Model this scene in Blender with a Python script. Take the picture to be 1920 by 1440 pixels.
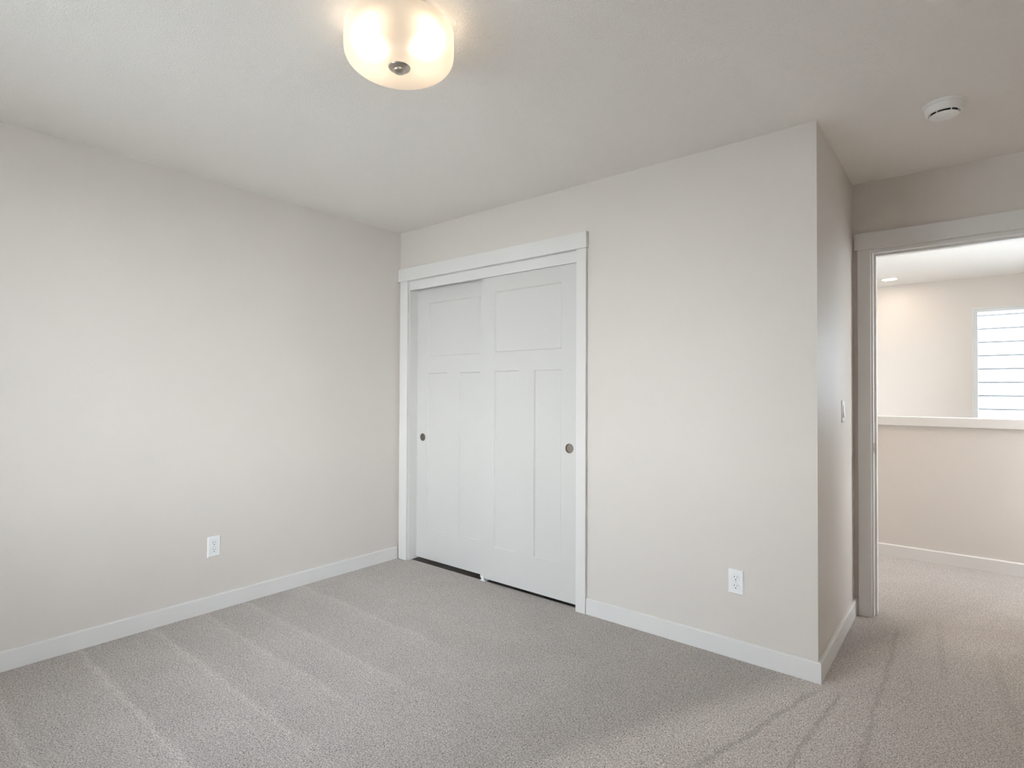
import bpy, bmesh, math, random
from mathutils import Matrix, Vector

for o in list(bpy.data.objects):
    bpy.data.objects.remove(o, do_unlink=True)
sc = bpy.context.scene
COL = sc.collection
PI = math.pi

# ------------------------------------------------------------------ camera
cam_d = bpy.data.cameras.new('camera')
cam = bpy.data.objects.new('camera', cam_d)
COL.objects.link(cam)
FWD = Vector((-0.63419277, 0.77305889, 0.01339718))
RGT = Vector((0.77315735, 0.63420008, 0.00423958))
UPV = Vector((0.00521905, -0.01304684, 0.99990127))
M = Matrix((RGT, UPV, -FWD)).transposed().to_4x4()
M.translation = Vector((3.32439, -2.71452, 1.24933))
cam.matrix_world = M
cam_d.sensor_width = 36.0
cam_d.lens = 1045.14 * 36.0 / 1920.0
cam_d.clip_start = 0.02
sc.camera = cam

# ------------------------------------------------------------------ colour management, sampling
sc.view_settings.view_transform = 'Standard'
sc.view_settings.look = 'None'
sc.view_settings.gamma = 1.0
sc.view_settings.use_curve_mapping = False
sc.view_settings.exposure = 0.0
cy = sc.cycles
cy.use_denoising = True
cy.max_bounces = 14
cy.diffuse_bounces = 10
cy.glossy_bounces = 4
cy.transmission_bounces = 8
cy.transparent_max_bounces = 12
cy.sample_clamp_indirect = 12.0

# ------------------------------------------------------------------ world: an overcast bright sky over pale ground
SKY = 31.0
world = bpy.data.worlds.new('sky')
sc.world = world
world.use_nodes = True
wn, wl = world.node_tree.nodes, world.node_tree.links
wn.clear()
w_out = wn.new('ShaderNodeOutputWorld')
w_bg = wn.new('ShaderNodeBackground')
w_tc = wn.new('ShaderNodeTexCoord')
w_sep = wn.new('ShaderNodeSeparateXYZ')
w_rmp = wn.new('ShaderNodeValToRGB')
w_map = wn.new('ShaderNodeMapRange')
w_map.inputs['From Min'].default_value = -1
w_map.inputs['From Max'].default_value = 1
wl.new(w_tc.outputs['Generated'], w_sep.inputs[0])
wl.new(w_sep.outputs['Z'], w_map.inputs['Value'])
wl.new(w_map.outputs[0], w_rmp.inputs[0])
e = w_rmp.color_ramp.elements
e[0].position = 0.47; e[0].color = (0.98, 0.98, 0.98, 1)
e[1].position = 0.52; e[1].color = (0.95, 0.97, 1.0, 1)
e2 = e.new(1.0); e2.color = (0.62, 0.73, 0.90, 1)
w_bg.inputs['Strength'].default_value = SKY
wl.new(w_rmp.outputs[0], w_bg.inputs['Color'])
wl.new(w_bg.outputs[0], w_out.inputs[0])


def portal(name, loc, rot, sx, sz):
    """marks a window opening for the sampling of the sky; gives off no light of its own"""
    d = bpy.data.lights.new(name, 'AREA')
    d.shape = 'RECTANGLE'; d.size = sx; d.size_y = sz
    d.cycles.is_portal = True
    o = bpy.data.objects.new(name, d)
    o.location = loc; o.rotation_euler = rot
    COL.objects.link(o)


# room dimensions (metres)
H = 2.44
XR = 3.85            # bedroom right wall
YB = -3.10           # bedroom back wall (behind the camera)
XJ = 2.814           # outside corner beside the closet
YD = 0.982           # wall with the doorway
YD2 = 1.097          # its hall side
YH = 2.46            # landing half wall
YF = 4.70            # far wall of the stairwell
HX0, HX1 = 1.60, 4.75
W2 = (0.50, 2.02, 0.58, 2.16)
W4 = (-2.95, -2.05, 0.58, 2.16)   # unseen window added in the right wall to even out the light: y0 y1 z0 z1     # bedroom window x0 x1 z0 z1
W1 = (3.352, 4.62, -0.60, 2.122)
W3 = (1.98, 3.45, 0.35, 2.20)   # unseen window added to brighten the hall: y0 y1 z0 z1   # stairwell window
portal('bedroom_window_portal', ((W2[0]+W2[1])/2, YB-0.13, (W2[2]+W2[3])/2), (-PI/2, 0, 0), W2[1]-W2[0], W2[3]-W2[2])
portal('stairwell_window_portal', ((W1[0]+W1[1])/2, YF+0.13, (W1[2]+W1[3])/2), (PI/2, 0, 0), W1[1]-W1[0], W1[3]-W1[2])

portal('added_hall_window_portal', (HX1+0.13, (W3[0]+W3[1])/2, (W3[2]+W3[3])/2), (0, PI/2, 0), W3[3]-W3[2], W3[1]-W3[0])

portal('added_side_window_portal', (XR+0.13, (W4[0]+W4[1])/2, (W4[2]+W4[3])/2), (0, PI/2, 0), W4[3]-W4[2], W4[1]-W4[0])

# ------------------------------------------------------------------ materials
def nmat(name):
    m = bpy.data.materials.new(name); m.use_nodes = True
    n, l = m.node_tree.nodes, m.node_tree.links
    return m, n, l, n['Principled BSDF']

def node(n, t, **kw):
    x = n.new(t)
    for k, v in kw.items():
        if k in x.inputs: x.inputs[k].default_value = v
        else: setattr(x, k, v)
    return x

def math_n(n, l, op, a, b=None, c=None, clamp=False):
    x = n.new('ShaderNodeMath'); x.operation = op; x.use_clamp = clamp
    for i, v in enumerate((a, b, c)):
        if v is None: continue
        if hasattr(v, 'is_output'): l.new(v, x.inputs[i])
        else: x.inputs[i].default_value = v
    return x.outputs[0]

def painted(name, col, rough, scale, strength, dist, spec=0.5, detail=3.0, vary=0.0):
    m, n, l, b = nmat(name)
    b.inputs['Base Color'].default_value = (*col, 1)
    b.inputs['Roughness'].default_value = rough
    b.inputs['Specular IOR Level'].default_value = spec
    tc = node(n, 'ShaderNodeTexCoord')
    nz = node(n, 'ShaderNodeTexNoise', Scale=scale, Detail=detail, Roughness=0.55)
    l.new(tc.outputs['Object'], nz.inputs['Vector'])
    bp = node(n, 'ShaderNodeBump', Strength=strength, Distance=dist)
    l.new(nz.outputs['Fac'], bp.inputs['Height'])
    l.new(bp.outputs[0], b.inputs['Normal'])
    if vary:
        n2 = node(n, 'ShaderNodeTexNoise', Scale=0.9, Detail=2.0)
        l.new(tc.outputs['Object'], n2.inputs['Vector'])
        hs = node(n, 'ShaderNodeHueSaturation', Color=(*col, 1))
        l.new(math_n(n, l, 'MULTIPLY_ADD', n2.outputs['Fac'], vary, 1 - vary/2), hs.inputs['Value'])
        l.new(hs.outputs[0], b.inputs['Base Color'])
    return m

M_WALL = painted('wall_paint', (0.685, 0.645, 0.608), 0.46, 240, 0.30, 0.002, 0.45, vary=0.012)
M_TRIM = painted('white_trim_paint', (0.735, 0.725, 0.715), 0.42, 30, 0.03, 0.001, 0.3)
M_DOOR = painted('white_door_paint', (0.635, 0.627, 0.615), 0.45, 55, 0.05, 0.001, 0.25)
M_PLAST = painted('white_plastic', (0.84, 0.85, 0.86), 0.3, 10, 0.0, 0.001, 0.5)
M_DET = painted('detector_plastic', (0.84, 0.83, 0.81), 0.4, 10, 0.0, 0.001, 0.5)
M_DARK = painted('dark_slot', (0.015, 0.014, 0.013), 0.6, 10, 0.0, 0.001)
M_SEAM = painted('shadowed_plastic', (0.60, 0.60, 0.60), 0.4, 10, 0.0, 0.001)
M_VINYL = painted('white_vinyl', (0.78, 0.81, 0.82), 0.35, 20, 0.0, 0.001)
M_SIDE = painted('pale_siding', (0.38, 0.39, 0.40), 0.6, 30, 0.08, 0.002)
M_GROOVE_SHADE = painted('siding_groove_shade', (0.07, 0.075, 0.08), 0.8, 30, 0.08, 0.002)  # dark tone stands in for the shade inside the siding grooves
M_CLOSET_SHADE = painted('closet_floor_shade', (0.10, 0.085, 0.07), 0.8, 30, 0.1, 0.002)  # dark tone paints the shade in the gap under the closet doors
M_LAWN = painted('pale_gravel', (0.42, 0.41, 0.38), 0.9, 40, 0.6, 0.02)

def ceiling_mat():
    m, n, l, b = nmat('ceiling_texture_paint')
    b.inputs['Base Color'].default_value = (0.83, 0.80, 0.765, 1)
    b.inputs['Roughness'].default_value = 0.75
    b.inputs['Specular IOR Level'].default_value = 0.3
    tc = node(n, 'ShaderNodeTexCoord')
    n1 = node(n, 'ShaderNodeTexNoise', Scale=150, Detail=2.5, Roughness=0.5, Distortion=0.3)
    l.new(tc.outputs['Object'], n1.inputs['Vector'])
    r = node(n, 'ShaderNodeMapRange')
    r.interpolation_type = 'SMOOTHSTEP'
    r.inputs['From Min'].default_value = 0.32; r.inputs['From Max'].default_value = 0.68
    l.new(n1.outputs['Fac'], r.inputs['Value'])
    bp = node(n, 'ShaderNodeBump', Strength=0.34, Distance=0.0022)
    l.new(r.outputs[0], bp.inputs['Height'])
    l.new(bp.outputs[0], b.inputs['Normal'])
    return m
M_CEIL = ceiling_mat()

def metal(name, col, rough):
    m, n, l, b = nmat(name)
    b.inputs['Base Color'].default_value = (*col, 1)
    b.inputs['Metallic'].default_value = 1.0
    b.inputs['Roughness'].default_value = rough
    tc = node(n, 'ShaderNodeTexCoord')
    nz = node(n, 'ShaderNodeTexNoise', Scale=400, Detail=1.0)
    l.new(tc.outputs['Object'], nz.inputs['Vector'])
    bp = node(n, 'ShaderNodeBump', Strength=0.04, Distance=0.0005)
    l.new(nz.outputs['Fac'], bp.inputs['Height']); l.new(bp.outputs[0], b.inputs['Normal'])
    return m
M_NICKEL = metal('brushed_nickel', (0.50, 0.46, 0.41), 0.28)
M_PULL = metal('satin_pull', (0.27, 0.24, 0.205), 0.55)
M_STEEL = metal('satin_steel', (0.72, 0.70, 0.67), 0.25)

def emis(name, col, s):
    m, n, l, b = nmat(name)
    b.inputs['Base Color'].default_value = (0.9, 0.9, 0.9, 1)
    b.inputs['Emission Color'].default_value = (*col, 1)
    b.inputs['Emission Strength'].default_value = s
    return m
M_BULB = emis('lit_bulb', (1.0, 0.78, 0.54), 14.5)
M_LENS = emis('lit_downlight_lens', (1.0, 0.80, 0.62), 70.0)
M_LENS_ADDED = emis('added_landing_lens', (1.0, 0.72, 0.48), 125.0)  # for the unseen downlights added over the landing

def frosted():
    m, n, l, b = nmat('frosted_glass')
    n.remove(b)
    out = n['Material Output']
    tr = node(n, 'ShaderNodeBsdfTranslucent', Color=(0.97, 0.925, 0.87, 1))
    rf = node(n, 'ShaderNodeBsdfRefraction', Color=(0.97, 0.95, 0.92, 1), Roughness=0.78, IOR=1.25)
    df = node(n, 'ShaderNodeBsdfDiffuse', Color=(0.93, 0.91, 0.88, 1))
    m1 = node(n, 'ShaderNodeMixShader', Fac=0.40)
    m2 = node(n, 'ShaderNodeMixShader', Fac=0.22)
    l.new(tr.outputs[0], m1.inputs[1]); l.new(rf.outputs[0], m1.inputs[2])
    l.new(m1.outputs[0], m2.inputs[1]); l.new(df.outputs[0], m2.inputs[2])
    l.new(m2.outputs[0], out.inputs['Surface'])
    return m
def clear_inside():
    m, n, l, b = nmat('clear_glass_inside')
    n.remove(b)
    tr = node(n, 'ShaderNodeBsdfTransparent', Color=(0.97, 0.97, 0.97, 1))
    l.new(tr.outputs[0], n['Material Output'].inputs['Surface'])
    return m
M_CLEAR = clear_inside()
M_FROST = frosted()

def pane_mat():
    m, n, l, b = nmat('window_glass')
    n.remove(b)
    out = n['Material Output']
    tr = node(n, 'ShaderNodeBsdfTransparent', Color=(0.95, 0.97, 0.965, 1))
    gl = node(n, 'ShaderNodeBsdfGlossy', Color=(1, 1, 1, 1), Roughness=0.01)
    fr = node(n, 'ShaderNodeFresnel', IOR=1.45)
    mx = node(n, 'ShaderNodeMixShader')
    l.new(fr.outputs[0], mx.inputs[0]); l.new(tr.outputs[0], mx.inputs[1]); l.new(gl.outputs[0], mx.inputs[2])
    l.new(mx.outputs[0], out.inputs['Surface'])
    return m
M_GLASS = pane_mat()

def dimmer_mat():  # sheet added on two bedroom windows to cut their daylight
    m, n, l, b = nmat('daylight_dimmer')
    b.inputs['Base Color'].default_value = (0.04, 0.04, 0.04, 1)
    b.inputs['Roughness'].default_value = 0.8
    tr = node(n, 'ShaderNodeBsdfTransparent', Color=(1, 1, 1, 1))
    mx = node(n, 'ShaderNodeMixShader', Fac=0.575)
    l.new(tr.outputs[0], mx.inputs[1]); l.new(b.outputs[0], mx.inputs[2])
    l.new(mx.outputs[0], n['Material Output'].inputs['Surface'])
    return m
M_DIMMER = dimmer_mat()

def carpet_mat():
    m, n, l, b = nmat('cut_pile_carpet')
    b.inputs['Roughness'].default_value = 0.95
    b.inputs['Specular IOR Level'].default_value = 0.1
    b.inputs['Sheen Weight'].default_value = 0.18
    b.inputs['Sheen Roughness'].default_value = 0.6
    tc = node(n, 'ShaderNodeTexCoord')
    P = tc.outputs['Object']
    def noise(scale, detail=2.0, rough=0.55, dist=0.0):
        x = node(n, 'ShaderNodeTexNoise', Scale=scale, Detail=detail, Roughness=rough, Distortion=dist)
        l.new(P, x.inputs['Vector']); return x.outputs['Fac']
    fine = noise(205, 2.0, 0.6, 0.7)
    yarn = noise(90, 2.0)
    big = noise(5.0, 2.0)
    # yarn tones, the darkest painted in as the shade between tufts
    rp = n.new('ShaderNodeValToRGB'); l.new(fine, rp.inputs[0])
    c = rp.color_ramp.elements
    c[0].position = 0.30; c[0].color = (0.12, 0.104, 0.092, 1)
    c[1].position = 0.66; c[1].color = (0.75, 0.69, 0.645, 1)
    k = c.new(0.44); k.color = (0.40, 0.36, 0.335, 1)
    k = c.new(0.54); k.color = (0.542, 0.495, 0.463, 1)
    # marks the vacuum cleaner left in the pile
    sep = node(n, 'ShaderNodeSeparateXYZ'); l.new(P, sep.inputs[0])
    wob = noise(6.0, 2.0)
    wob2 = noise(40.0, 2.0)
    wsum = math_n(n, l, 'ADD', math_n(n, l, 'MULTIPLY_ADD', wob, 0.05, -0.025), math_n(n, l, 'MULTIPLY_ADD', wob2, 0.03, -0.015))
    X = math_n(n, l, 'ADD', sep.outputs['X'], wsum)
    Y = math_n(n, l, 'ADD', sep.outputs['Y'], wsum)
    def smooth(v, a, bb):
        r = n.new('ShaderNodeMapRange'); r.interpolation_type = 'SMOOTHSTEP'
        r.inputs['From Min'].default_value = a; r.inputs['From Max'].default_value = bb
        l.new(v, r.inputs['Value']); return r.outputs[0]
    # strokes that run along x on the left of the room
    lr = n.new('ShaderNodeValToRGB')
    l.new(math_n(n, l, 'MULTIPLY_ADD', Y, 1/3.2, 1.0), lr.inputs[0])
    el = lr.color_ramp.elements
    stops = [(-3.2, .5)]
    for y, pk in ((-2.62, .72), (-2.28, .80), (-1.95, .86), (-1.64, .84), (-1.385, .74), (-1.155, .76), (-0.80, .68), (-0.54, .66)):
        stops += [(y-0.13, .49), (y-0.020, .58), (y, pk), (y+0.020, .455)]
    stops = stops[:31] + [(0.0, .5)]
    stops.sort()
    while len(el) < len(stops): el.new(0.5)
    for q, (y, v) in zip(el, stops):
        q.position = 1 + y/3.2
    for q, (y, v) in zip(el, stops):
        q.color = (v, v, v, 1)
    zone = math_n(n, l, 'SUBTRACT', 1.0, smooth(sep.outputs['X'], 1.0, 2.0))
    zone = math_n(n, l, 'MULTIPLY', zone, math_n(n, l, 'MULTIPLY_ADD', noise(3.0, 1.0), 0.9, 0.45))
    tone = math_n(n, l, 'MULTIPLY', math_n(n, l, 'SUBTRACT', lr.outputs[0], 0.5), zone)
    tone = math_n(n, l, 'MULTIPLY_ADD', tone, 0.66, 1.0)
    # dark wheel lines towards the doorway
    for x0, y0, x1, y1, amp, w in ((2.834, -0.03, 2.60, -0.93, .20, .016), (2.905, -0.02, 2.84, -0.80, .20, .014), (3.026, .92, 3.034, -.65, .15, .016),
                                   (3.19, 1.12, 3.235, .35, .10, .022), (3.40, .9, 3.46, .0, .07, .03)):
        s = (x1-x0)/(y1-y0)
        d = math_n(n, l, 'ABSOLUTE', math_n(n, l, 'SUBTRACT', math_n(n, l, 'MULTIPLY_ADD', sep.outputs['Y'], -s, X), x0-s*y0))
        k = math_n(n, l, 'SUBTRACT', 1.0, smooth(d, w*0.25, w))
        k = math_n(n, l, 'MULTIPLY', k, math_n(n, l, 'MULTIPLY', smooth(sep.outputs['Y'], y1-0.05, y1+0.1), math_n(n, l, 'SUBTRACT', 1.0, smooth(sep.outputs['Y'], y0-0.1, y0+0.04))))
        tone = math_n(n, l, 'MULTIPLY', tone, math_n(n, l, 'MULTIPLY_ADD', k, -amp, 1.0))
    # pile leaning the other way, lightened on into the alcove for missing light
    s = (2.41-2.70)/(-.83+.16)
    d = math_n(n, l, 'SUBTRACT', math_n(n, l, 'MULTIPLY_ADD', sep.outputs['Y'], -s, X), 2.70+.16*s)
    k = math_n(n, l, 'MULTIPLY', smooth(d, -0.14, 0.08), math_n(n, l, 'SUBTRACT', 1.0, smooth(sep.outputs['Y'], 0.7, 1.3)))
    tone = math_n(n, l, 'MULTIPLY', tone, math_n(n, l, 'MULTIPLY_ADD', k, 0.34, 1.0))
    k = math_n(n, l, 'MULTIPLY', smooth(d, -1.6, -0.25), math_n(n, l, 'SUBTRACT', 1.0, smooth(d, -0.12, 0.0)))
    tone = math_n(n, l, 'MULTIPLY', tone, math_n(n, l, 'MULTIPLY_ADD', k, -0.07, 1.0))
    tone = math_n(n, l, 'MULTIPLY', tone, math_n(n, l, 'MULTIPLY_ADD', big, 0.16, 0.92))
    tone = math_n(n, l, 'MULTIPLY', tone, math_n(n, l, 'MULTIPLY_ADD', yarn, 0.4, 0.80))
    mx = n.new('ShaderNodeVectorMath'); mx.operation = 'SCALE'
    l.new(rp.outputs[0], mx.inputs[0]); l.new(tone, mx.inputs['Scale'])
    l.new(mx.outputs[0], b.inputs['Base Color'])
    bp = node(n, 'ShaderNodeBump', Strength=0.7, Distance=0.008)
    l.new(fine, bp.inputs['Height']); l.new(bp.outputs[0], b.inputs['Normal'])
    return m
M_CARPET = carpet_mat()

# ------------------------------------------------------------------ mesh helpers
def add_box(bm, x0, x1, y0, y1, z0, z1, bevel=0.0):
    """one box, with eased edges where bevel > 0"""
    r = bmesh.ops.create_cube(bm, size=1.0)
    vs = r['verts']
    for v in vs:
        v.co = Vector((x0 + (v.co.x + .5)*(x1-x0), y0 + (v.co.y + .5)*(y1-y0), z0 + (v.co.z + .5)*(z1-z0)))
    if bevel > 0:
        es = list({e for v in vs for e in v.link_edges})
        bmesh.ops.bevel(bm, geom=es, offset=bevel, segments=2, profile=0.5, affect='EDGES')

def add_lathe(bm, prof, seg=48, center=(0, 0, 0)):
    """surface of revolution about z; prof = [(r, z), ...]"""
    rings = []
    cx, cyy, cz = center
    for r, z in prof:
        if r < 1e-6:
            rings.append([bm.verts.new((cx, cyy, cz+z))])
        else:
            rings.append([bm.verts.new((cx + r*math.cos(2*PI*i/seg), cyy + r*math.sin(2*PI*i/seg), cz+z)) for i in range(seg)])
    for a, b in zip(rings, rings[1:]):
        for i in range(seg):
            j = (i+1) % seg
            if len(a) == 1 and len(b) == 1: continue
            if len(a) == 1: bm.faces.new((a[0], b[j], b[i]))
            elif len(b) == 1: bm.faces.new((a[i], a[j], b[0]))
            else: bm.faces.new((a[i], a[j], b[j], b[i]))
    bmesh.ops.recalc_face_normals(bm, faces=bm.faces[:])

def finish(name, bm, mat, parent=None, smooth=False, loc=None):
    bmesh.ops.recalc_face_normals(bm, faces=bm.faces[:])
    me = bpy.data.meshes.new(name)
    bm.to_mesh(me); bm.free()
    me.materials.append(mat)
    if smooth:
        for p in me.polygons: p.use_smooth = True
        try: me.set_sharp_from_angle(angle=math.radians(38))
        except Exception: pass
    o = bpy.data.objects.new(name, me)
    COL.objects.link(o)
    if parent is not None: o.parent = parent
    if loc is not None: o.location = loc
    return o

def thing(name, label, cat, loc=(0, 0, 0), rz=0.0, group=None):
    o = bpy.data.objects.new(name, None); COL.objects.link(o)
    o.empty_display_size = 0.05
    o.location = loc; o.rotation_euler = (0, 0, rz)
    o['label'] = label; o['category'] = cat
    if group: o['group'] = group
    return o

def struct(o, label=None, cat=None):
    o['kind'] = 'structure'
    if label: o['label'] = label
    if cat: o['category'] = cat
    return o

def slab(name, boxes, mat, label, cat, bevel=0.0, parent=None):
    bm = bmesh.new()
    for bx in boxes: add_box(bm, *bx, bevel=bevel)
    o = finish(name, bm, mat, parent)
    if parent is None: struct(o, label, cat)
    return o

# ------------------------------------------------------------------ shell: floor, ceiling, walls
T = 0.115
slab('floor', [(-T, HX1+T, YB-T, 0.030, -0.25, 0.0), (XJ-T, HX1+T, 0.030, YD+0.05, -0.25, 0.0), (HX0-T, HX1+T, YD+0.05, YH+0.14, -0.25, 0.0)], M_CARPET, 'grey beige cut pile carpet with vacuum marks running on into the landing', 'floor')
slab('ceiling', [(-T, HX1+T, YB-T, YF+T, H, H+0.12)], M_CEIL, 'pale textured ceiling over bedroom and landing', 'ceiling')
slab('wall_left', [(-T, 0, YB-T, 0.80, 0, H)], M_WALL, 'greige wall with one outlet low in its middle', 'wall')
OX0, OX1, OZ = 0.106, 1.580, 2.072     # closet opening
slab('wall_closet', [(0, OX0, 0, T, 0, H), (OX1, XJ, 0, T, 0, H), (OX0, OX1, 0, T, OZ, H)], M_WALL, 'greige wall around the sliding closet doors', 'wall')
slab('wall_corner_return', [(XJ-T, XJ, T, YD+T, 0, H)], M_WALL, 'narrow greige return wall carrying the light switch', 'wall')
DX0, DX1, DZ = 2.909, 3.671, 2.035
slab('wall_doorway', [(XJ, DX0-.018, YD, YD2, 0, H), (DX1+.018, XR+T, YD, YD2, 0, H), (DX0-.018, DX1+.018, YD, YD2, DZ+.018, H)], M_WALL, 'greige wall above and beside the open doorway', 'wall')
slab('wall_right', [(XR, XR+T, YB-T, W4[0], 0, H), (XR, XR+T, W4[1], YD, 0, H), (XR, XR+T, W4[0], W4[1], 0, W4[2]), (XR, XR+T, W4[0], W4[1], W4[3], H)], M_WALL, 'greige wall facing the long plain wall', 'wall')
slab('wall_back', [(0, W2[0], YB-T, YB, 0, H), (W2[1], XR, YB-T, YB, 0, H), (W2[0], W2[1], YB-T, YB, 0, W2[2]), (W2[0], W2[1], YB-T, YB, W2[3], H)],
     M_WALL, 'greige wall holding the bedroom window', 'wall')
slab('wall_closet_back', [(0, XJ-T, 0.70, 0.80, 0, H)], M_WALL, 'back of the closet behind the sliding doors', 'wall')
slab('floor_closet', [(0, XJ-T, 0.030, 0.70, -0.25, -0.016)], M_CLOSET_SHADE, 'closet floor painted dark for the shade under the doors', 'floor')
# landing and stairwell
slab('wall_hall_near', [(HX0, XJ-T, YD2-0.06, YD2, 0, H), (XR+T, HX1, YD, YD2, 0, H)], M_WALL, 'landing wall either side of the bedroom', 'wall')
slab('wall_hall_left', [(HX0-T, HX0, 0.80, YF, -2.75, H)], M_WALL, 'end wall of the landing', 'wall')
slab('wall_hall_right', [(HX1, HX1+T, YD, W3[0], -2.75, H), (HX1, HX1+T, W3[1], YF+T, -2.75, H), (HX1, HX1+T, W3[0], W3[1], -2.75, W3[2]), (HX1, HX1+T, W3[0], W3[1], W3[3], H)], M_WALL, 'wall of the landing opposite its end wall', 'wall')
slab('wall_landing', [(HX0, HX1, YH, YH+0.12, -0.25, 1.045)], M_WALL, 'greige half wall guarding the stairwell', 'wall')
slab('wall_stairwell', [(HX0, W1[0], YF, YF+T, -2.75, H), (W1[1], HX1, YF, YF+T, -2.75, H), (W1[0], W1[1], YF, YF+T, -2.75, W1[2]), (W1[0], W1[1], YF, YF+T, W1[3], H)],
     M_WALL, 'pale wall beyond the stairwell holding a window', 'wall')
slab('wall_stairwell_below', [(HX0, HX1, YH, YH+0.12, -2.75, -0.25)], M_WALL, 'lower stairwell wall below the landing', 'wall')
slab('floor_stairwell', [(HX0-T, HX1+T, YH, YF+T, -2.85, -2.75)], M_CARPET, 'carpeted floor at the foot of the stairwell', 'floor')

# ------------------------------------------------------------------ baseboards
BH, BT = 0.089, 0.014
def base_run(bm, x0, x1, y0, y1, face, m0=0, m1=0):
    """a board standing on the floor with its top front edge eased; face = which side looks into the room"""
    ax = 0 if face in ('+x', '-x') else 1
    pr = [(0, 0), (BT, 0), (BT, BH-0.006), (BT-0.005, BH), (0, BH)]
    v0, v1 = [], []
    for d, z in pr:
        if face == '+x': v0.append((x0+d, y0+m0*d, z)); v1.append((x0+d, y1+m1*d, z))
        if face == '-x': v0.append((x1-d, y0, z)); v1.append((x1-d, y1, z))
        if face == '-y': v0.append((x0+m0*d, y1-d, z)); v1.append((x1+m1*d, y1-d, z))
        if face == '+y': v0.append((x0, y0+d, z)); v1.append((x1, y0+d, z))
    a = [bm.verts.new(p) for p in v0]; b = [bm.verts.new(p) for p in v1]
    for i in range(5):
        j = (i+1) % 5
        bm.faces.new((a[i], a[j], b[j], b[i]))
    bm.faces.new(a); bm.faces.new(b[::-1])
def baseboard(name, label, *run):
    bm = bmesh.new(); base_run(bm, *run)
    return struct(finish(name, bm, M_TRIM), label, 'baseboard')
baseboard('baseboard_left', 'white baseboard along the long plain wall', 0, BT, YB, -0.02, '+x')
baseboard('baseboard_closet', 'white baseboard between closet casing and outside corner', 1.652, XJ, -BT, 0, '-y', 0, 1)
baseboard('baseboard_corner_return', 'short white baseboard under the light switch wall', XJ, XJ+BT, 0, YD, '+x', -1, 0)
baseboard('baseboard_doorway', 'tiny white baseboard piece between corner and door casing', XJ+BT, 2.8365, YD-BT, YD, '-y')
baseboard('baseboard_right', 'white baseboard along the wall facing the plain wall', XR-BT, XR, YB, YD, '-x')
baseboard('baseboard_back', 'white baseboard under the bedroom window', BT, XR-BT, YB, YB+BT, '+y')
baseboard('baseboard_landing', 'white baseboard along the landing half wall', HX0, HX1, YH-BT, YH, '-y')
baseboard('baseboard_hall_near', 'white baseboard on the landing side of the bedroom', HX0, XJ-T, YD2, YD2+BT, '+y')

# ------------------------------------------------------------------ closet trim
slab('trim_1', [(0.022, 0.107, -0.018, 0.0, 0, 2.067)], M_TRIM, 'white casing board between closet doors and room corner', 'trim', 0.0015)
slab('trim_2', [(1.585, 1.650, -0.018, 0.0, 0, 2.067)], M_TRIM, 'white casing board between closet doors and outlet wall', 'trim', 0.0015)
slab('trim_3', [(0.004, 1.655, -0.024, 0.0, 2.067, 2.160)], M_TRIM, 'white head casing across the top of the closet', 'trim', 0.0015)
slab('trim_4', [(OX0, OX0+0.006, 0.0005, T, 0, OZ), (OX1-.006, OX1, 0.0005, T, 0, OZ), (OX0+.006, OX1-.006, 0.0005, T, OZ-.006, OZ)], M_TRIM, 'white jamb lining the closet opening', 'trim')
slab('trim_5', [(OX0+0.006, OX1-0.006, 0.002, 0.016, 1.998, 2.0645)], M_TRIM, 'white fascia board hiding the sliding door track', 'trim', 0.001)

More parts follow.
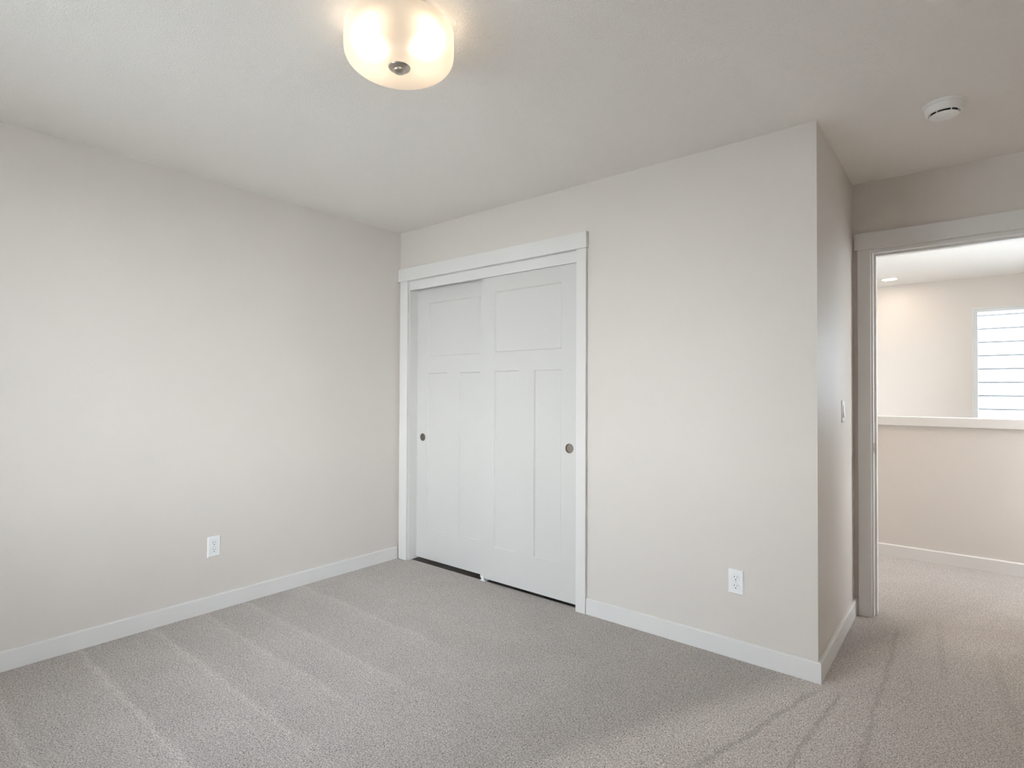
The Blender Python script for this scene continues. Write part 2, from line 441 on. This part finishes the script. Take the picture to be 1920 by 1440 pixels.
# ------------------------------------------------------------------ closet doors
def panel_door(name, x0, x1, yf, z0, z1, panels, label, pull):
    """slab door with recessed flat panels; front face looks to -y"""
    bm = bmesh.new()
    TH, DP, BV = 0.035, 0.0075, 0.007
    w, h = x1-x0, z1-z0
    xs = sorted({0, w, *[p[0] for p in panels], *[p[1] for p in panels]})
    zs = sorted({0, h, *[p[2] for p in panels], *[p[3] for p in panels]})
    for xa, xb in zip(xs, xs[1:]):
        for za, zb in zip(zs, zs[1:]):
            xm, zm = (xa+xb)/2, (za+zb)/2
            if any(p[0] < xm < p[1] and p[2] < zm < p[3] for p in panels): continue
            px_, pz_ = pull[0]-x0, pull[1]-z0
            if xa < px_ < xb and za < pz_ < zb:
                # the cell with the round hole for the finger pull
                rc = [bm.verts.new((x, 0, z)) for x, z in ((xa, za), (xb, za), (xb, zb), (xa, zb))]
                hl = [bm.verts.new((px_ + 0.0255*math.cos(2*PI*q/32), 0, pz_ + 0.0255*math.sin(2*PI*q/32))) for q in range(32)]
                es = [bm.edges.new((rc[q], rc[(q+1) % 4])) for q in range(4)] + [bm.edges.new((hl[q], hl[(q+1) % 32])) for q in range(32)]
                bmesh.ops.triangle_fill(bm, edges=es, use_beauty=True, use_dissolve=False, normal=(0, -1, 0))
                continue
            bm.faces.new([bm.verts.new((x, 0, z)) for x, z in ((xa, za), (xb, za), (xb, zb), (xa, zb))])
    for a, b, c, d in panels:
        o = [(a, c), (b, c), (b, d), (a, d)]
        i = [(a+BV, c+BV), (b-BV, c+BV), (b-BV, d-BV), (a+BV, d-BV)]
        # split the ring where the neighbouring grid has vertices: exact edges are merged below, T-junctions stay flat
        ov = [bm.verts.new((x, 0, z)) for x, z in o]
        iv = [bm.verts.new((x, DP, z)) for x, z in i]
        for k in range(4):
            bm.faces.new((ov[k], ov[(k+1) % 4], iv[(k+1) % 4], iv[k]))
        bm.faces.new(iv)
    q = [(0, 0), (w, 0), (w, h), (0, h)]
    f = [bm.verts.new((x, 0, z)) for x, z in q]; k_ = [bm.verts.new((x, TH, z)) for x, z in q]
    for i in range(4):
        j = (i+1) % 4
        bm.faces.new((f[i], k_[i], k_[j], f[j]))
    bm.faces.new(k_[::-1])
    bmesh.ops.remove_doubles(bm, verts=bm.verts[:], dist=1e-5)
    o = finish(name, bm, M_DOOR, loc=(x0, yf, z0))
    struct(o, label, 'closet door')
    # round recessed finger pull: thin raised rim and a dished cup behind it
    bm = bmesh.new()
    R = 0.0285
    add_lathe(bm, [(R, 0.0002), (R-0.0006, 0.0012), (R-0.0024, 0.0013), (R-0.0034, 0.0006), (R-0.0036, -0.0070)], 48)
    bmesh.ops.rotate(bm, verts=bm.verts[:], cent=(0, 0, 0), matrix=Matrix.Rotation(PI/2, 3, 'X'))
    p = finish('finger_pull', bm, M_PULL, o, True, (pull[0]-x0, 0, pull[1]-z0))
    p['label'] = 'round bronze grey finger pull'
    bm = bmesh.new()
    add_lathe(bm, [(R-0.0036, -0.0070), (R-0.0046, -0.0078), (0.010, -0.0080), (0, -0.0080)], 48)
    bmesh.ops.rotate(bm, verts=bm.verts[:], cent=(0, 0, 0), matrix=Matrix.Rotation(PI/2, 3, 'X'))
    finish('cup', bm, M_PULL, p)
    return o
Z0, Z1 = 0.020, 2.03
def panels_for(z0, st, w):
    g = (w - 2*st - 0.122)/2
    return [(st, w-st, 1.504-z0, 1.900-z0), (st, st+g, 0.236-z0, 1.383-z0), (w-st-g, w-st, 0.236-z0, 1.383-z0)]
panel_door('door_1', 0.814, 1.5735, 0.021, Z0, Z1, panels_for(Z0, 0.1165, 0.7595), 'front sliding closet door, three panels, next to the outlet wall', (1.516, 0.918))
panel_door('door_2', 0.1125, 0.872, 0.0765, Z0-0.006, Z1, panels_for(Z0-0.006, 0.1165, 0.7595), 'rear sliding closet door partly behind the other, next to the room corner', (0.178, 0.907))

# floor guide between the two doors
g = thing('door_guide', 'small white plastic floor guide below the overlap of the closet doors', 'door guide', (0.84, 0.04, 0.0))
bm = bmesh.new(); add_box(bm, -0.022, 0.022, -0.024, 0.08, 0.0, 0.006, 0.001); finish('base_plate', bm, M_PLAST, g)
bm = bmesh.new(); add_box(bm, -0.012, 0.012, -0.025, -0.0205, 0.003, 0.034, 0.001); finish('fin', bm, M_PLAST, g)
bm = bmesh.new(); add_box(bm, -0.012, 0.012, 0.018, 0.034, 0.003, 0.034, 0.001); finish('fin', bm, M_PLAST, g)

# ------------------------------------------------------------------ doorway trim
slab('trim_6', [(2.837, 2.8995, YD-0.018, YD, 0, 2.058)], M_TRIM, 'white casing board beside the doorway near the switch', 'trim', 0.0015)
slab('trim_7', [(DX1+0.008, DX1+0.071, YD-0.018, YD, 0, 2.058)], M_TRIM, 'white casing board on the far side of the doorway', 'trim', 0.0015)
slab('trim_8', [(2.822, DX1+0.086, YD-0.024, YD, 2.058, 2.149)], M_TRIM, 'white head casing above the open doorway', 'trim', 0.0015)
ST0, ST1 = YD+0.040, YD+0.078
slab('trim_9', [(DX0-0.018, DX0, YD-0.001, YD2+0.001, 0, DZ+.018), (DX1, DX1+.018, YD-0.001, YD2+0.001, 0, DZ+.018), (DX0, DX1, YD-0.001, YD2+0.001, DZ, DZ+.018)], M_TRIM, 'white jamb lining the doorway', 'trim', 0.001)
slab('trim_10', [(DX0, DX0+0.011, ST0, ST1, 0, DZ), (DX1-0.011, DX1, ST0, ST1, 0, DZ), (DX0+0.011, DX1-0.011, ST0, ST1, DZ-0.011, DZ)], M_TRIM, 'white door stop strip inside the doorway', 'trim', 0.001)
slab('trim_11', [(2.8365, 2.9005, YD2, YD2+0.016, 0, 2.058), (DX1+0.008, DX1+0.071, YD2, YD2+.016, 0, 2.058), (2.822, DX1+.086, YD2, YD2+.02, 2.058, 2.149)], M_TRIM, 'white casing on the landing side of the doorway', 'trim', 0.001)

# strike plate on the latch jamb
s = thing('strike_plate', 'small satin metal latch strike plate on the doorway jamb', 'strike plate', (DX0, YD+0.012, 0.94))
bm = bmesh.new()
NS = 14
out = [(0.0, -0.028), (0.024, -0.028), (0.024, 0.028), (0.0, 0.028)]
vv = [bm.verts.new((0.0016, y, z)) for y, z in out]
ff = bm.faces.new(vv)
r = bmesh.ops.extrude_face_region(bm, geom=[ff])
for v in [x for x in r['geom'] if isinstance(x, bmesh.types.BMVert)]: v.co.x = 0.0002
finish('plate', bm, M_STEEL, s)
bm = bmesh.new()
ring = []
for i in range(NS+1):
    a = -PI/2 + PI*i/NS
    ring.append((bm.verts.new((0.0016, 0.001, 0.026*math.sin(a))), bm.verts.new((0.0016 + 0.009*math.cos(a)*0.55, -0.010*math.cos(a)-0.0005, 0.026*math.sin(a))),
                 bm.verts.new((0.0002, -0.010*math.cos(a)-0.0005, 0.026*math.sin(a)))))
for a, b in zip(ring, ring[1:]):
    bm.faces.new((a[0], b[0], b[1], a[1])); bm.faces.new((a[1], b[1], b[2], a[2]))
finish('curved_lip', bm, M_STEEL, s, True)
bm = bmesh.new(); add_box(bm, 0.0012, 0.0019, 0.006, 0.018, -0.011, 0.011); finish('latch_hole', bm, M_DARK, s)

# ------------------------------------------------------------------ landing half wall cap
slab('trim_12', [(HX0, HX1, YH-0.022, YH+0.142, 1.004, 1.070)], M_TRIM, 'white cap on the landing half wall', 'trim', 0.002)

# ------------------------------------------------------------------ windows
def window(name, rect, y, sgn, label):
    """white vinyl frame set in the wall; sgn = +1 when outdoors lies towards +y"""
    x0, x1, z0, z1 = rect
    root = bpy.data.objects.new(name, None); COL.objects.link(root)
    root.location = ((x0+x1)/2, y, z0); struct(root, label, 'window')
    X0, X1, ZT = -(x1-x0)/2, (x1-x0)/2, z1-z0
    def Y(a, b): return (min(a*sgn, b*sgn), max(a*sgn, b*sgn))
    bm = bmesh.new()
    f = 0.043
    ya, yb = Y(0.018, 0.075)
    for bx in ((X0, X0+f, 0, ZT), (X1-f, X1, 0, ZT), (X0+f, X1-f, 0, f), (X0+f, X1-f, ZT-f, ZT)):
        add_box(bm, bx[0], bx[1], ya, yb, bx[2], bx[3], 0.003)
    finish('window_frame', bm, M_VINYL, root)
    bm = bmesh.new()
    ya, yb = Y(-0.003, 0.012)
    g = 0.011
    for bx in ((X0-.002, X0+g, 0, ZT+.002), (X1-g, X1+.002, 0, ZT+.002), (X0+g, X1-g, ZT-g, ZT+.002)):
        add_box(bm, bx[0], bx[1], ya, yb, bx[2], bx[3], 0.001)
    finish('return_bead', bm, M_TRIM, root)
    bm = bmesh.new()
    ya, yb = Y(0.044, 0.050)
    add_box(bm, X0+f-.004, X1-f+.004, ya, yb, f-.004, ZT-f+.004)
    finish('pane', bm, M_GLASS, root)
    bm = bmesh.new()
    add_box(bm, X0, X1, *Y(0.0, 0.02), 0.0, 0.012, 0.001)
    finish('window_sill', bm, M_TRIM, root)
    return root
window('window_1', W1, YF, 1, 'white framed window in the far stairwell wall')
window('window_2', W2, YB, -1, 'white framed bedroom window behind the viewer')
w4 = window('added_window_4', W4, 0, 1, 'unseen white framed window added in the side wall for more light')
w4.location = (XR, (W4[0]+W4[1])/2, W4[2]); w4.rotation_euler = (0, 0, -PI/2)
def daylight_dimmer(root, rect, y):
    w, h = rect[1]-rect[0], rect[3]-rect[2]
    bm = bmesh.new()
    bm.faces.new([bm.verts.new((x, y, z)) for x, z in ((-w/2+.045, .045), (w/2-.045, .045), (w/2-.045, h-.045), (-w/2+.045, h-.045))])
    finish('daylight_dimmer', bm, M_DIMMER, root)
daylight_dimmer(bpy.data.objects['window_2'], W2, -0.070)
daylight_dimmer(w4, W4, 0.070)
w3 = window('added_window_3', W3, 0, 1, 'unseen white framed window added at the hall end for more light')
w3.location = (HX1, (W3[0]+W3[1])/2, W3[2]); w3.rotation_euler = (0, 0, -PI/2)

# ------------------------------------------------------------------ house next door, channel siding
YN = 7.0
hs = thing('house', 'white neighbouring house with horizontal board siding outside the stairwell window', 'house', (4.5, YN, -2.9))
bm = bmesh.new()
CO, GP, DPT = 0.178, 0.021, 0.024
zz = 0.0
off = (1.395 + 2.9) % CO
zz = off - CO
while zz < 6.2:
    a, b_ = max(zz + GP/2, 0.0), zz + CO - GP/2
    if b_ > a + 0.02: add_box(bm, -6, 6, 0, DPT, a, b_, 0.002)
    zz += CO
finish('siding', bm, M_SIDE, hs)
bm = bmesh.new(); add_box(bm, -6, 6, DPT, 6, 0, 6.2); finish('wall_sheathing', bm, M_GROOVE_SHADE, hs)
bm = bmesh.new()
rv = [bm.verts.new(p) for p in ((-6.3, -0.4, 6.1), (6.3, -0.4, 6.1), (6.3, 3, 7.9), (-6.3, 3, 7.9), (6.3, 6.4, 6.1), (-6.3, 6.4, 6.1))]
bm.faces.new((rv[0], rv[1], rv[2], rv[3])); bm.faces.new((rv[3], rv[2], rv[4], rv[5])); bm.faces.new((rv[0], rv[3], rv[5])); bm.faces.new((rv[1], rv[4], rv[2])); bm.faces.new((rv[0], rv[5], rv[4], rv[1]))
finish('roof', bm, M_LAWN, hs)
slab('ground', [(-30, 40, -40, 40, -3.1, -2.9)], M_LAWN, 'pale ground outside the house', 'ground')

# ------------------------------------------------------------------ ceiling light
LX, LY = 1.910, -1.569
lt = thing('ceiling_light', 'lit frosted glass bowl light flush on the bedroom ceiling', 'ceiling light', (LX, LY, H))
def zc(z): return z - H
bm = bmesh.new()
prof = []
RM, ZM, ZBt, NEX, ZT_, RT = 0.1740, 2.352, 2.281, 3.15, 2.408, 0.1728
for k in range(7):
    t = k/6
    prof.append((RT + (RM-RT)*math.sin(t*PI/2), zc(ZT_ + (ZM-ZT_)*t)))
for k in range(1, 29):
    t = PI/2*k/29
    prof.append((RM*math.cos(t)**(2/NEX), zc(ZM - (ZM-ZBt)*math.sin(t)**(2/NEX))))
prof.append((0.012, zc(ZBt)))
DIM = 0.013
def dimple(r): return DIM*(1-min(r/0.105, 1.0)**2)**2
prof = [(r, z + (dimple(r) if z < zc(2.32) else 0)) for r, z in prof]
inner = [(max(r-0.0045, 0.012), z + (0.0045 if i > 8 else 0.0)) for i, (r, z) in enumerate(prof)]
full = prof + inner[::-1] + [prof[0]]
add_lathe(bm, full, 72)
bmesh.ops.remove_doubles(bm, verts=bm.verts[:], dist=1e-5)
o = finish('glass_shade', bm, M_FROST, lt, True)
o.data.materials.append(M_CLEAR)
for p in o.data.polygons:
    c_ = p.center; rr = math.hypot(c_.x, c_.y)
    nr = (p.normal.x*c_.x + p.normal.y*c_.y)/max(rr, 1e-6)
    if (nr < -0.2) or (p.normal.z > 0.5 and c_.z < zc(2.40)): p.material_index = 1
o['label'] = 'glowing frosted glass bowl'
bm = bmesh.new()
add_lathe(bm, [(0, 0), (0.120, 0), (0.120, -0.022), (0.112, -0.028), (0, -0.028)], 48); finish('ceiling_pan', bm, M_NICKEL, lt, True)
bm = bmesh.new()
add_lathe(bm, [(0, -0.028), (0.0055, -0.028), (0.0055, zc(2.294)), (0, zc(2.294))], 20); finish('centre_rod', bm, M_NICKEL, lt, True)
bm = bmesh.new()
add_lathe(bm, [(0, zc(2.2865)), (0.0345, zc(2.2865)), (0.0360, zc(2.2835)), (0.0335, zc(2.2785)), (0.0265, zc(2.2745)), (0.0205, zc(2.2735)), (0.0200, zc(2.2700)), (0.0175, zc(2.2665)), (0.010, zc(2.2640)), (0, zc(2.2632))], 48)
o = finish('finial', bm, M_NICKEL, lt, True, (0, 0, 0.0095)); o['label'] = 'brushed nickel finial under the bowl'
for sg in (-1, 1):
    ux, uy = 0.773*sg, 0.634*sg
    bm = bmesh.new()
    add_lathe(bm, [(0, 0.018), (0.013, 0.018), (0.014, 0.0), (0.014, -0.02), (0, -0.02)], 20)
    bmesh.ops.rotate(bm, verts=bm.verts[:], cent=(0, 0, 0), matrix=Matrix.Rotation(PI/2, 3, 'Y'))
    bmesh.ops.rotate(bm, verts=bm.verts[:], cent=(0, 0, 0), matrix=Matrix.Rotation(math.atan2(uy, ux), 3, 'Z'))
    sk = finish('lamp_socket', bm, M_PLAST, lt, True, (ux*0.024, uy*0.024, zc(2.376)))
    bm = bmesh.new()
    add_lathe(bm, [(0, -0.022), (0.011, -0.022), (0.013, -0.008), (0.022, 0.010), (0.027, 0.028), (0.026, 0.042), (0.018, 0.054), (0, 0.060)], 28)
    bmesh.ops.rotate(bm, verts=bm.verts[:], cent=(0, 0, 0), matrix=Matrix.Rotation(PI/2, 3, 'Y'))
    bmesh.ops.rotate(bm, verts=bm.verts[:], cent=(0, 0, 0), matrix=Matrix.Rotation(math.atan2(uy, ux), 3, 'Z'))
    bb = finish('bulb', bm, M_BULB, lt, True, (ux*0.062, uy*0.062, zc(2.376)))

# ------------------------------------------------------------------ smoke detector
sd = thing('smoke_detector', 'round white smoke detector on the ceiling near the doorway', 'smoke detector', (3.250, 0.173, H), math.radians(1.5))
bm = bmesh.new(); add_lathe(bm, [(0, 0), (0.0725, 0), (0.0730, -0.004), (0.0715, -0.0075), (0.0690, -0.0095), (0.0685, -0.0120), (0, -0.0120)], 64); finish('mounting_base', bm, M_DET, sd, True)
bm = bmesh.new()
add_lathe(bm, [(0.030, -0.0122), (0.0665, -0.0122), (0.0655, -0.018), (0.0640, -0.030), (0.0625, -0.0355), (0.0585, -0.0400), (0.0540, -0.0410), (0.0505, -0.0390), (0.0480, -0.0340), (0.0460, -0.0335), (0.030, -0.0335), (0.030, -0.0122)], 64)
finish('housing', bm, M_DET, sd, True)
bm = bmesh.new(); add_lathe(bm, [(0, -0.0335), (0.0445, -0.0335), (0.0445, -0.0455), (0, -0.0455)], 48); finish('vent_chamber', bm, M_DARK, sd)
bm = bmesh.new(); add_lathe(bm, [(0, -0.0455), (0.0480, -0.0455), (0.0492, -0.0470), (0.0480, -0.0490), (0.038, -0.0503), (0, -0.0508)], 56); finish('cover', bm, M_DET, sd, True)
for k in range(6):
    a = 2*PI*k/6
    bm = bmesh.new(); add_box(bm, 0.0440, 0.0490, -0.0018, 0.0018, -0.0465, -0.0335)
    bmesh.ops.rotate(bm, verts=bm.verts[:], cent=(0, 0, 0), matrix=Matrix.Rotation(a, 3, 'Z')); finish('vent_rib', bm, M_DET, sd)
bm = bmesh.new(); add_lathe(bm, [(0.0085, -0.0503), (0.0088, -0.0515), (0.0070, -0.0519), (0, -0.0519)], 24, (0.012, -0.012, 0)); finish('test_button', bm, M_DET, sd, True)
bm = bmesh.new(); add_box(bm, -0.022, -0.020, -0.012, 0.008, -0.0512, -0.0500); finish('seam_mark', bm, M_SEAM, sd)

# ------------------------------------------------------------------ recessed downlight over the stairwell
rl = thing('recessed_light', 'lit round recessed downlight in the ceiling beyond the doorway', 'recessed light', (2.684, 4.285, H))
def hall_light(rl, lens=M_LENS):
    bm = bmesh.new(); add_lathe(bm, [(0.062, -0.0005), (0.064, -0.004), (0.080, -0.007), (0.093, -0.004), (0.095, 0.0), (0.062, 0.0)], 56); finish('trim_ring', bm, M_TRIM, rl, True)
    bm = bmesh.new(); add_lathe(bm, [(0, -0.003), (0.063, -0.003), (0.063, -0.0005), (0, -0.0005)], 48); finish('lens', bm, lens, rl)
hall_light(rl)
for hx, hy, lb in ((2.30, 1.75, 'unseen downlight added to brighten the landing near its end wall'), (4.45, 1.50, 'unseen downlight added to brighten the landing beyond the doorway edge')):
    hall_light(thing('recessed_light', lb, 'recessed light', (hx, hy, H)), M_LENS_ADDED)  # out-of-view downlights added to brighten the landing

# ------------------------------------------------------------------ outlets and switch (built facing -y)
def plate_bm(w=0.070, h=0.1145, t=0.0055):
    bm = bmesh.new()
    a = [(-w/2, -h/2), (w/2, -h/2), (w/2, h/2), (-w/2, h/2)]
    i = 0.0045
    b = [(-w/2+i, -h/2+i), (w/2-i, -h/2+i), (w/2-i, h/2-i), (-w/2+i, h/2-i)]
    A = [bm.verts.new((x, 0, z)) for x, z in a]; A2 = [bm.verts.new((x, -t*0.45, z)) for x, z in a]; B = [bm.verts.new((x, -t, z)) for x, z in b]
    for k in range(4):
        j = (k+1) % 4
        bm.faces.new((A[k], A[j], A2[j], A2[k])); bm.faces.new((A2[k], A2[j], B[j], B[k]))
    bm.faces.new(B); bm.faces.new(A[::-1])
    return bm
def receptacle_bm(zc_, y0, y1, R=0.0172, flat=0.0143):
    bm = bmesh.new()
    pts = []
    for k in range(40):
        a = 2*PI*k/40
        pts.append((R*math.cos(a), max(-flat, min(flat, R*math.sin(a)))))
    A = [bm.verts.new((x, y0, zc_+z)) for x, z in pts]; B = [bm.verts.new((x*0.97, y1, zc_+z*0.97)) for x, z in pts]
    for k in range(40):
        j = (k+1) % 40
        bm.faces.new((A[k], A[j], B[j], B[k]))
    bm.faces.new(B)
    return bm
def wall_outlet(loc, rz, label):
    t = thing('wall_outlet', label, 'outlet', loc, rz, 'white duplex outlets low on the walls')
    finish('cover_plate', plate_bm(), M_PLAST, t)
    # dark seam round each receptacle, then the receptacle
    for z in (0.0197, -0.0197):
        finish('opening_edge', receptacle_bm(z, -0.0054, -0.00575, 0.0180, 0.0151), M_SEAM, t)
        rc = finish('receptacle', receptacle_bm(z, -0.0056, -0.0070), M_PLAST, t)
        for x, hgt in ((-0.0064, 0.0040), (0.0064, 0.0032)):
            bm = bmesh.new(); add_box(bm, x-0.0012, x+0.0012, -0.0072, -0.0060, z+0.0040-hgt, z+0.0040+hgt); finish('blade_slot', bm, M_DARK, rc)
        bm = bmesh.new(); add_lathe(bm, [(0, 0), (0.0026, 0), (0.0026, 0.0012), (0, 0.0012)], 20)
        bmesh.ops.rotate(bm, verts=bm.verts[:], cent=(0, 0, 0), matrix=Matrix.Rotation(PI/2, 3, 'X'))
        bmesh.ops.translate(bm, verts=bm.verts[:], vec=(0, -0.0060, z-0.0078)); finish('ground_hole', bm, M_DARK, rc)
    bm = bmesh.new(); add_lathe(bm, [(0.0032, 0), (0.0030, 0.0008), (0.0018, 0.0013), (0, 0.0014)], 20)
    bmesh.ops.rotate(bm, verts=bm.verts[:], cent=(0, 0, 0), matrix=Matrix.Rotation(PI/2, 3, 'X'))
    bmesh.ops.translate(bm, verts=bm.verts[:], vec=(0, -0.0055, 0)); finish('screw', bm, M_SEAM, t, True)
    return t
wall_outlet((0.0, -1.3285, 0.3625), PI/2, 'white outlet low on the long plain wall away from the closet')
wall_outlet((2.470, 0.0, 0.357), 0.0, 'white outlet low between closet doors and outside corner')

sw = thing('light_switch', 'white rocker light switch on the narrow wall beside the doorway', 'light switch', (XJ, 0.617, 1.153), PI/2)
finish('cover_plate', plate_bm(), M_PLAST, sw)
bm = bmesh.new(); add_box(bm, -0.0168, 0.0168, -0.0068, -0.004, -0.0335, 0.0335, 0.0006); finish('rocker_frame', bm, M_PLAST, sw)
bm = bmesh.new()
pr = [(-0.0064, -0.031), (-0.0120, -0.031), (-0.0082, 0.0), (-0.0072, 0.031), (-0.0064, 0.031)]
A = [bm.verts.new((-0.0148, y, z)) for y, z in pr]; B = [bm.verts.new((0.0148, y, z)) for y, z in pr]
for k in range(5):
    j = (k+1) % 5
    bm.faces.new((A[k], A[j], B[j], B[k]))
bm.faces.new(A); bm.faces.new(B[::-1])
finish('rocker', bm, M_PLAST, sw)
